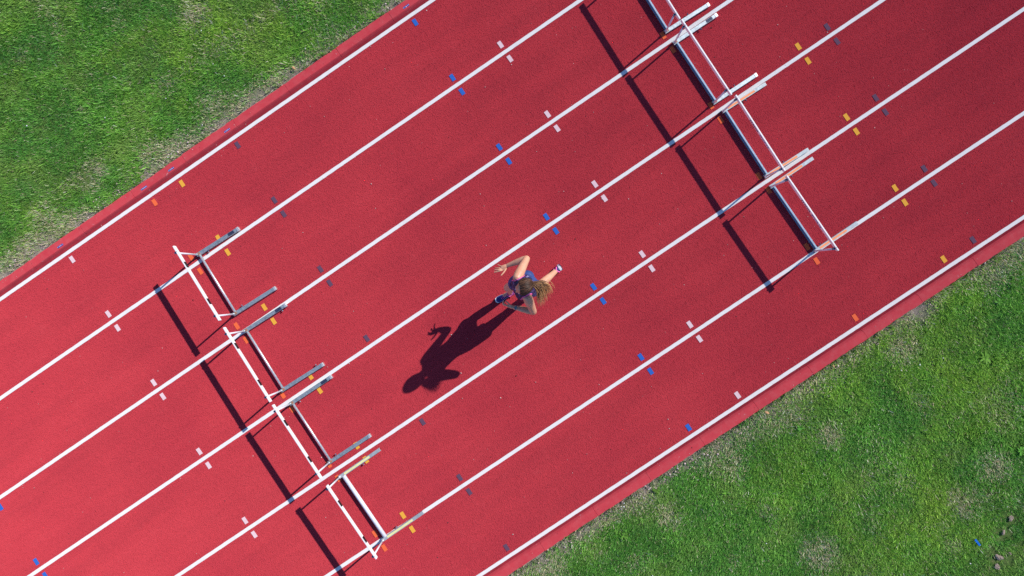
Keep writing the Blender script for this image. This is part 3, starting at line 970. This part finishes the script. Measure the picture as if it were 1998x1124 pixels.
# hands: palm slab and five separate fingers
def finger(pts, r):
    limb(bm, pts, [r * 1.1, r, r * 0.92, r * 0.8][:len(pts)], 10, 3)
limb(bm, [WR_R, (-0.030, -3.850, 1.072), (-0.072, -3.862, 1.068)], [0.023, 0.022, 0.014], 12)
limb(bm, [WR_R, (-0.030, -3.846, 1.072), (-0.075, -3.842, 1.070)], [0.023, 0.022, 0.015], 12)
limb(bm, [WR_R, (-0.025, -3.838, 1.070), (-0.066, -3.822, 1.064)], [0.022, 0.020, 0.014], 12)
finger([(-0.070, -3.868, 1.068), (-0.105, -3.860, 1.078), (-0.145, -3.846, 1.066), (-0.184, -3.828, 1.052)], 0.0104)   # index
finger([(-0.075, -3.848, 1.070), (-0.112, -3.834, 1.076), (-0.140, -3.820, 1.068), (-0.166, -3.806, 1.050)], 0.0104)   # middle
finger([(-0.072, -3.832, 1.060), (-0.104, -3.816, 1.050), (-0.128, -3.800, 1.030), (-0.146, -3.789, 1.012)], 0.0100)   # ring
finger([(-0.060, -3.820, 1.050), (-0.076, -3.800, 1.034), (-0.086, -3.784, 1.014), (-0.092, -3.768, 0.990)], 0.0092)   # little
finger([(-0.020, -3.868, 1.066), (-0.055, -3.890, 1.078), (-0.095, -3.905, 1.090), (-0.131, -3.914, 1.096)], 0.0116)   # thumb
limb(bm, [WR_L, (-0.250, -4.315, 1.152), (-0.278, -4.282, 1.160)], [0.023, 0.022, 0.015], 12)
limb(bm, [WR_L, (-0.252, -4.318, 1.140), (-0.282, -4.288, 1.138)], [0.023, 0.022, 0.015], 12)
limb(bm, [WR_L, (-0.250, -4.320, 1.126), (-0.278, -4.294, 1.118)], [0.022, 0.020, 0.014], 12)
finger([(-0.280, -4.280, 1.164), (-0.302, -4.248, 1.172), (-0.306, -4.220, 1.164), (-0.290, -4.206, 1.150)], 0.0095)
finger([(-0.284, -4.284, 1.146), (-0.312, -4.250, 1.150), (-0.314, -4.222, 1.138), (-0.294, -4.212, 1.124)], 0.0098)
finger([(-0.283, -4.290, 1.128), (-0.308, -4.258, 1.126), (-0.308, -4.234, 1.112), (-0.288, -4.226, 1.100)], 0.0092)
finger([(-0.278, -4.296, 1.112), (-0.298, -4.270, 1.104), (-0.298, -4.250, 1.092), (-0.282, -4.244, 1.082)], 0.0082)
finger([(-0.240, -4.312, 1.164), (-0.250, -4.276, 1.184), (-0.255, -4.246, 1.190), (-0.262, -4.222, 1.186)], 0.0108)

bmesh.ops.recalc_face_normals(bm, faces=bm.faces)
tmp = link('body_source', bm_mesh('body_source', bm))
rm = tmp.modifiers.new('voxels', 'REMESH')
rm.mode = 'VOXEL'
rm.voxel_size = 0.0046
sm = tmp.modifiers.new('smooth', 'SMOOTH')
sm.factor = 0.5
sm.iterations = 5
dg = bpy.context.evaluated_depsgraph_get()
body_me = bpy.data.meshes.new_from_object(tmp.evaluated_get(dg))
bpy.data.objects.remove(tmp)
body_me.name = 'body'
body_me.transform(Matrix.Translation(-PO))
body_me.polygons.foreach_set('use_smooth', [True] * len(body_me.polygons))
body_me.materials.clear()
body = link('body', body_me, M['skin'], person)

nv_ = len(body_me.vertices)
BV = np.empty(nv_ * 3, np.float32); body_me.vertices.foreach_get('co', BV); BV = BV.reshape(-1, 3) + np.array(PO)
BN = np.empty(nv_ * 3, np.float32); body_me.vertices.foreach_get('normal', BN); BN = BN.reshape(-1, 3)
lv = np.empty(len(body_me.loops), np.int32); body_me.loops.foreach_get('vertex_index', lv)
lt = np.empty(len(body_me.polygons), np.int32); body_me.polygons.foreach_get('loop_total', lt)
quads = lv.reshape(-1, 4) if (lt == 4).all() else None

def shell(name, m, off, mat, parent, lo=0.0, hi=9.9):
    """piece of clothing: the body faces where lo < m < hi, lifted off the skin"""
    fm = m[quads]
    sel = quads[(fm.min(1) > lo) & (fm.min(1) < hi)]
    used, inv = np.unique(sel, return_inverse=True)
    o_ = off(BV[used]) if callable(off) else off
    v = BV[used] + BN[used] * (o_[:, None] if hasattr(o_, '__len__') else o_) - np.array(PO)
    me = fast_mesh(name, v, inv.reshape(-1, 4))
    me.polygons.foreach_set('use_smooth', [True] * len(me.polygons))
    o = link(name, me, mat, parent)
    so = o.modifiers.new('cloth', 'SOLIDIFY')
    so.thickness = 0.003
    so.offset = 1.0
    return o
tz = np.array([r[0][2] for r in TORSO]); tx = np.array([r[0][0] for r in TORSO]); ty = np.array([r[0][1] for r in TORSO]); tyaw = np.array([r[3] for r in TORSO])
ax, ay, yaw = np.interp(BV[:, 2], tz, tx), np.interp(BV[:, 2], tz, ty), np.interp(BV[:, 2], tz, tyaw)
lat_ = (BV[:, 0] - ax) * np.sin(yaw) + (BV[:, 1] - ay) * np.cos(yaw)
dep_ = -(BV[:, 0] - ax) * np.cos(yaw) + (BV[:, 1] - ay) * np.sin(yaw)
z_ = BV[:, 2]
side_lim = np.interp(z_, [1.0, 1.26, 1.30, 1.36, 1.42, 1.47], [0.175, 0.170, 0.150, 0.134, 0.126, 0.126])
neck_d = np.hypot(BV[:, 0] - 0.020, BV[:, 1] + 4.201) - np.interp(z_, [1.36, 1.40, 1.46], [0.0, 0.040, 0.070])
neck_d = np.where(z_ > 1.36, neck_d, 1.0)
mv = np.minimum.reduce([z_ - 1.030, 1.50 - z_, side_lim - np.abs(lat_), neck_d, 0.145 - np.abs(dep_)])
vest = shell('vest', mv, 0.004, M['vest'], person)
trim_m = np.where((z_ > 1.17) & (np.abs(lat_) > 0.095), mv, -1)
shell('pink_trim', trim_m, 0.006, M['pink'], vest, 0.0, 0.011)
ms = np.minimum.reduce([z_ - 0.745, 1.035 - z_, 0.24 - np.abs(lat_), 0.30 - np.abs(BV[:, 0] - 0.06)])
shorts = shell('shorts', ms, lambda p: 0.006 + 0.020 * np.clip((0.90 - p[:, 2]) / 0.15, 0, 1), M['shorts'], person)

# eyes and lips
for s in (1, -1):
    bm = bmesh.new()
    ellipsoid(bm, HEAD + Vector((-0.086, s * 0.030, -0.004)) - PO, (0.011, 0.013, 0.008))
    link('eye', bm_mesh('eye', bm, True), M['eye'], person)
bm = bmesh.new()
ellipsoid(bm, HEAD + Vector((-0.094, 0, -0.062)) - PO, (0.009, 0.022, 0.009))
link('lips', bm_mesh('lips', bm, True), M['lip'], person)

# hair: a close cap of strands drawn back into a loose ponytail
TIE = Vector((0.142, -4.236, 1.686))
hc = HEAD + Vector((0.010, 0, 0.012))
ha = np.array((0.112, 0.091, 0.124))
def strand_cols(base, t, k):
    return np.array(base) * k
bmv, bmf, bmc = [], [], []
def add_strand(P3, Rr, cols, n=5):
    """tube as raw arrays"""
    base = sum(len(v) for v in bmv)
    P3 = np.array(P3)
    T = np.gradient(P3, axis=0)
    T /= np.linalg.norm(T, axis=1, keepdims=True) + 1e-9
    up = np.array((0.13, 0.2, 1.0))
    A = np.cross(T, up); A /= np.linalg.norm(A, axis=1, keepdims=True) + 1e-9
    B = np.cross(A, T)
    vs_ = []
    for k in range(n):
        a = 2 * math.pi * k / n
        vs_.append(P3 + (A * math.cos(a) + B * math.sin(a)) * np.array(Rr)[:, None])
    vv = np.stack(vs_, 1).reshape(-1, 3)
    m_ = len(P3)
    i, j = np.meshgrid(np.arange(m_ - 1), np.arange(n), indexing='ij')
    q = base + i * n + j
    q2 = base + i * n + (j + 1) % n
    bmf.append(np.stack([q, q2, q2 + n, q + n], -1).reshape(-1, 4))
    bmv.append(vv)
    bmc.append(np.repeat(np.array(cols), n, 0))
brown = np.array((0.022, 0.012, 0.009)); light = np.array((0.170, 0.078, 0.045)); blond = np.array((0.78, 0.43, 0.19)); gold = np.array((0.50, 0.23, 0.085))
def finish_hair(name, parent):
    me = fast_mesh(name, np.concatenate(bmv) - np.array(PO), np.concatenate(bmf), np.concatenate(bmc))
    me.polygons.foreach_set('use_smooth', [True] * len(me.polygons))
    bmv.clear(); bmf.clear(); bmc.clear()
    return link(name, me, M['hair'], parent)
tdir = (np.array(TIE - hc) / ha); tdir /= np.linalg.norm(tdir)
for i in range(330):
    # hairline points: a ring round the face and nape, seen from the ponytail tie
    a = 2 * math.pi * i / 330 + rng.uniform(-.02, .02)
    e1 = np.array((0.0, 1.0, 0.0)); e2 = np.cross(tdir, e1); e2 /= np.linalg.norm(e2); e1 = np.cross(e2, tdir)
    spread_ = 2.02 + 0.10 * math.cos(a * 2) + rng.uniform(-.10, .10)
    d_end = math.cos(spread_) * tdir + math.sin(spread_) * (math.cos(a) * e1 + math.sin(a) * e2)
    tt = np.linspace(0, 1, 12)
    lift = 1.0 + rng.uniform(0, 0.045)
    Ps = []
    for t in tt:
        th = spread_ * (1 - t)
        d = math.cos(th) * tdir + math.sin(th) * (math.cos(a + 0.10 * math.sin(5 * t + i)) * e1 + math.sin(a + 0.10 * math.sin(5 * t + i)) * e2)
        Ps.append(np.array(hc) + d * ha * lift)
    w = rng.random() ** 2
    c = brown * (1 - w) + light * w
    add_strand(Ps, [0.004] + [0.0048] * 10 + [0.004], np.repeat(c[None], 12, 0) * rng.uniform(0.7, 1.3))
hair = finish_hair('hair', person)
tips_a = np.array((0.060, -4.505, 1.560)); tips_b = np.array((0.300, -4.430, 1.610))
for i in range(430):
    u = rng.random()
    tip = tips_a * (1 - u) + tips_b * u + rng.normal(0, 0.024, 3) + np.array((0, 0, -0.05 * rng.random()))
    ln = rng.uniform(0.60, 1.06)
    base_ = np.array(TIE) + rng.normal(0, 0.010, 3)
    bulge = np.array((0.060 + 0.085 * u, -0.020 + 0.045 * u, 0.035)) + rng.normal(0, 0.014, 3)
    tt = np.linspace(0, 1, 11)
    ph, am, fr = rng.uniform(0, 6.28), rng.uniform(0.004, 0.011), rng.uniform(1.2, 2.6)
    tip = base_ + (tip - base_) * ln
    Ps = [(1 - t) ** 2 * base_ + 2 * t * (1 - t) * (base_ * 0.55 + tip * 0.45 + bulge) + t * t * tip
          + np.array((math.cos(ph), math.sin(ph), 0.5)) * am * math.sin(fr * 6.28 * t + ph) * t for t in tt]
    w = np.clip(tt * 1.5 - 0.25 + rng.normal(0, 0.25), 0, 1)[:, None]
    end = blond if rng.random() < 0.6 else gold
    cols = (light * 0.65) * (1 - w) + end * w
    r0 = rng.uniform(0.0014, 0.0030)
    add_strand(Ps, [r0 * (1.15 - 0.8 * t) for t in tt], cols * rng.uniform(0.6, 1.2))
pony = finish_hair('ponytail', hair)
bm = bmesh.new()
bmesh.ops.create_uvsphere(bm, u_segments=12, v_segments=8, radius=0.021, matrix=Matrix.Translation(TIE - PO))
link('hair_tie', bm_mesh('hair_tie', bm, True), M['shoe'], hair)

# wrist things
def band(name, p, axis, r, w, mat):
    bm = bmesh.new()
    a = Vector(axis).normalized()
    tube(bm, [Vector(p) - a * w - PO, Vector(p) - a * w * .8 - PO, Vector(p) + a * w * .8 - PO, Vector(p) + a * w - PO], [r * .93, r, r, r * .93], 18)
    return link(name, bm_mesh(name, bm, True), mat, person)
wb = band('watch', WR_L.lerp(EL_L, .10), WR_L - EL_L, 0.031, 0.011, M['watch'])
bm = bmesh.new()
cyl(bm, WR_L.lerp(EL_L, .10) + Vector((0, 0, .026)) - PO, WR_L.lerp(EL_L, .10) + Vector((0, 0, .038)) - PO, 0.018, 16)
link('watch_face', bm_mesh('watch_face', bm), M['watch'], wb)
band('bracelet', WR_R.lerp(EL_R, .07), WR_R - EL_R, 0.028, 0.004, M['watch'])

# shoes: local x = towards the toe, z = up, origin under the heel
def shoe(mat4):
    SECT = [(-0.012, .020, .030, .085), (0.000, .030, .024, .098), (0.040, .034, .024, .102), (0.085, .033, .024, .090), (0.135, .037, .024, .072),
            (0.185, .043, .024, .058), (0.225, .041, .024, .048), (0.252, .030, .026, .040), (0.264, .012, .028, .034)]
    bm = bmesh.new()
    R_ = []
    for x, w, z0, z1 in SECT:
        ring = []
        for k in range(14):
            a = 2 * math.pi * k / 14
            ring.append(bm.verts.new((x, w * math.cos(a) * (1.0 if math.sin(a) < 0 else 0.94), (z0 + z1) / 2 + (z1 - z0) / 2 * math.sin(a))))
        R_.append(ring)
    for p, q in zip(R_, R_[1:]):
        for k in range(14):
            bm.faces.new((p[k], p[(k + 1) % 14], q[(k + 1) % 14], q[k]))
    bm.faces.new(R_[0][::-1]); bm.faces.new(R_[-1])
    bmesh.ops.recalc_face_normals(bm, faces=bm.faces)
    bm.transform(mat4)
    upper = link('shoe', bm_mesh('shoe', bm, True), M['shoe'], person)
    def outline(z0, z1, grow_, name, mat):
        b = bmesh.new()
        low, high = [], []
        prof = [(x, w) for x, w, _, _ in SECT]
        loop = [(x, w + grow_) for x, w in prof] + [(x, -w - grow_) for x, w in reversed(prof)]
        for x, y in loop:
            up_ = 0.016 * max(0, (x - 0.20) / 0.06) ** 2
            low.append(b.verts.new((x, y * 0.97, z0 + up_))); high.append(b.verts.new((x, y, z1 + up_ * 0.6)))
        m_ = len(loop)
        for k in range(m_):
            b.faces.new((low[k], low[(k + 1) % m_], high[(k + 1) % m_], high[k]))
        b.faces.new(low[::-1]); b.faces.new(high)
        bmesh.ops.recalc_face_normals(b, faces=b.faces)
        b.transform(mat4)
        return link(name, bm_mesh(name, b), mat, upper)
    outline(0.006, 0.034, -0.001, 'sole', M['sole'])
    outline(0.000, 0.007, 0.001, 'tread', M['tread'])
    b = bmesh.new()
    tube(b, [(0.040 + 0.034 * math.cos(t), 0.030 * math.sin(t), 0.097 + 0.010 * math.cos(t * 2)) for t in np.linspace(0, 2 * math.pi, 20)], 0.007, 8, cap=False)
    b.transform(mat4)
    link('collar', bm_mesh('collar', b, True), M['pink'], upper)
    b = bmesh.new()
    tube(b, [(0.004, -0.034, 0.050), (-0.014, -0.020, 0.062), (-0.019, 0, 0.074), (-0.014, 0.020, 0.062), (0.004, 0.034, 0.050)], 0.008, 8)
    b.transform(mat4)
    link('heel_tab', bm_mesh('heel_tab', b, True), M['pink'], upper)
    b = bmesh.new()
    for q in range(4):
        x = 0.100 + q * 0.022
        z = 0.092 - q * 0.0085
        tube(b, [(x, -0.020, z - 0.008), (x + 0.004, 0, z), (x, 0.020, z - 0.008)], 0.0028, 6)
    b.transform(mat4)
    link('laces', bm_mesh('laces', b), M['pink'], upper)
    return upper
f_dir = Vector((-0.232, 0.026, 0)).normalized()
l_dir = Vector((0, 0, 1)).cross(f_dir)
m1 = Matrix((( *[f_dir.x, l_dir.x, 0], -0.170), (f_dir.y, l_dir.y, 0, -4.168), (0, 0, 1, 0.0), (0, 0, 0, 1)))
SHOE_S = Matrix.Diagonal((1.04, 1.14, 1.08, 1))
shoe(Matrix.Translation(-PO + Vector((0, 0, 0.003))) @ m1 @ SHOE_S)
f2 = Vector((0.06, 0.06, -0.995)).normalized()
u2 = Vector((-1, 0, -0.06)); u2 = (u2 - f2 * u2.dot(f2)).normalized()
l2 = u2.cross(f2)
m2 = Matrix(((f2.x, l2.x, u2.x, 0.612), (f2.y, l2.y, u2.y, -4.262), (f2.z, l2.z, u2.z, 0.268), (0, 0, 0, 1)))
shoe(Matrix.Translation(-PO) @ m2 @ Matrix.Diagonal((1.0, 1.2, 1.22, 1)))
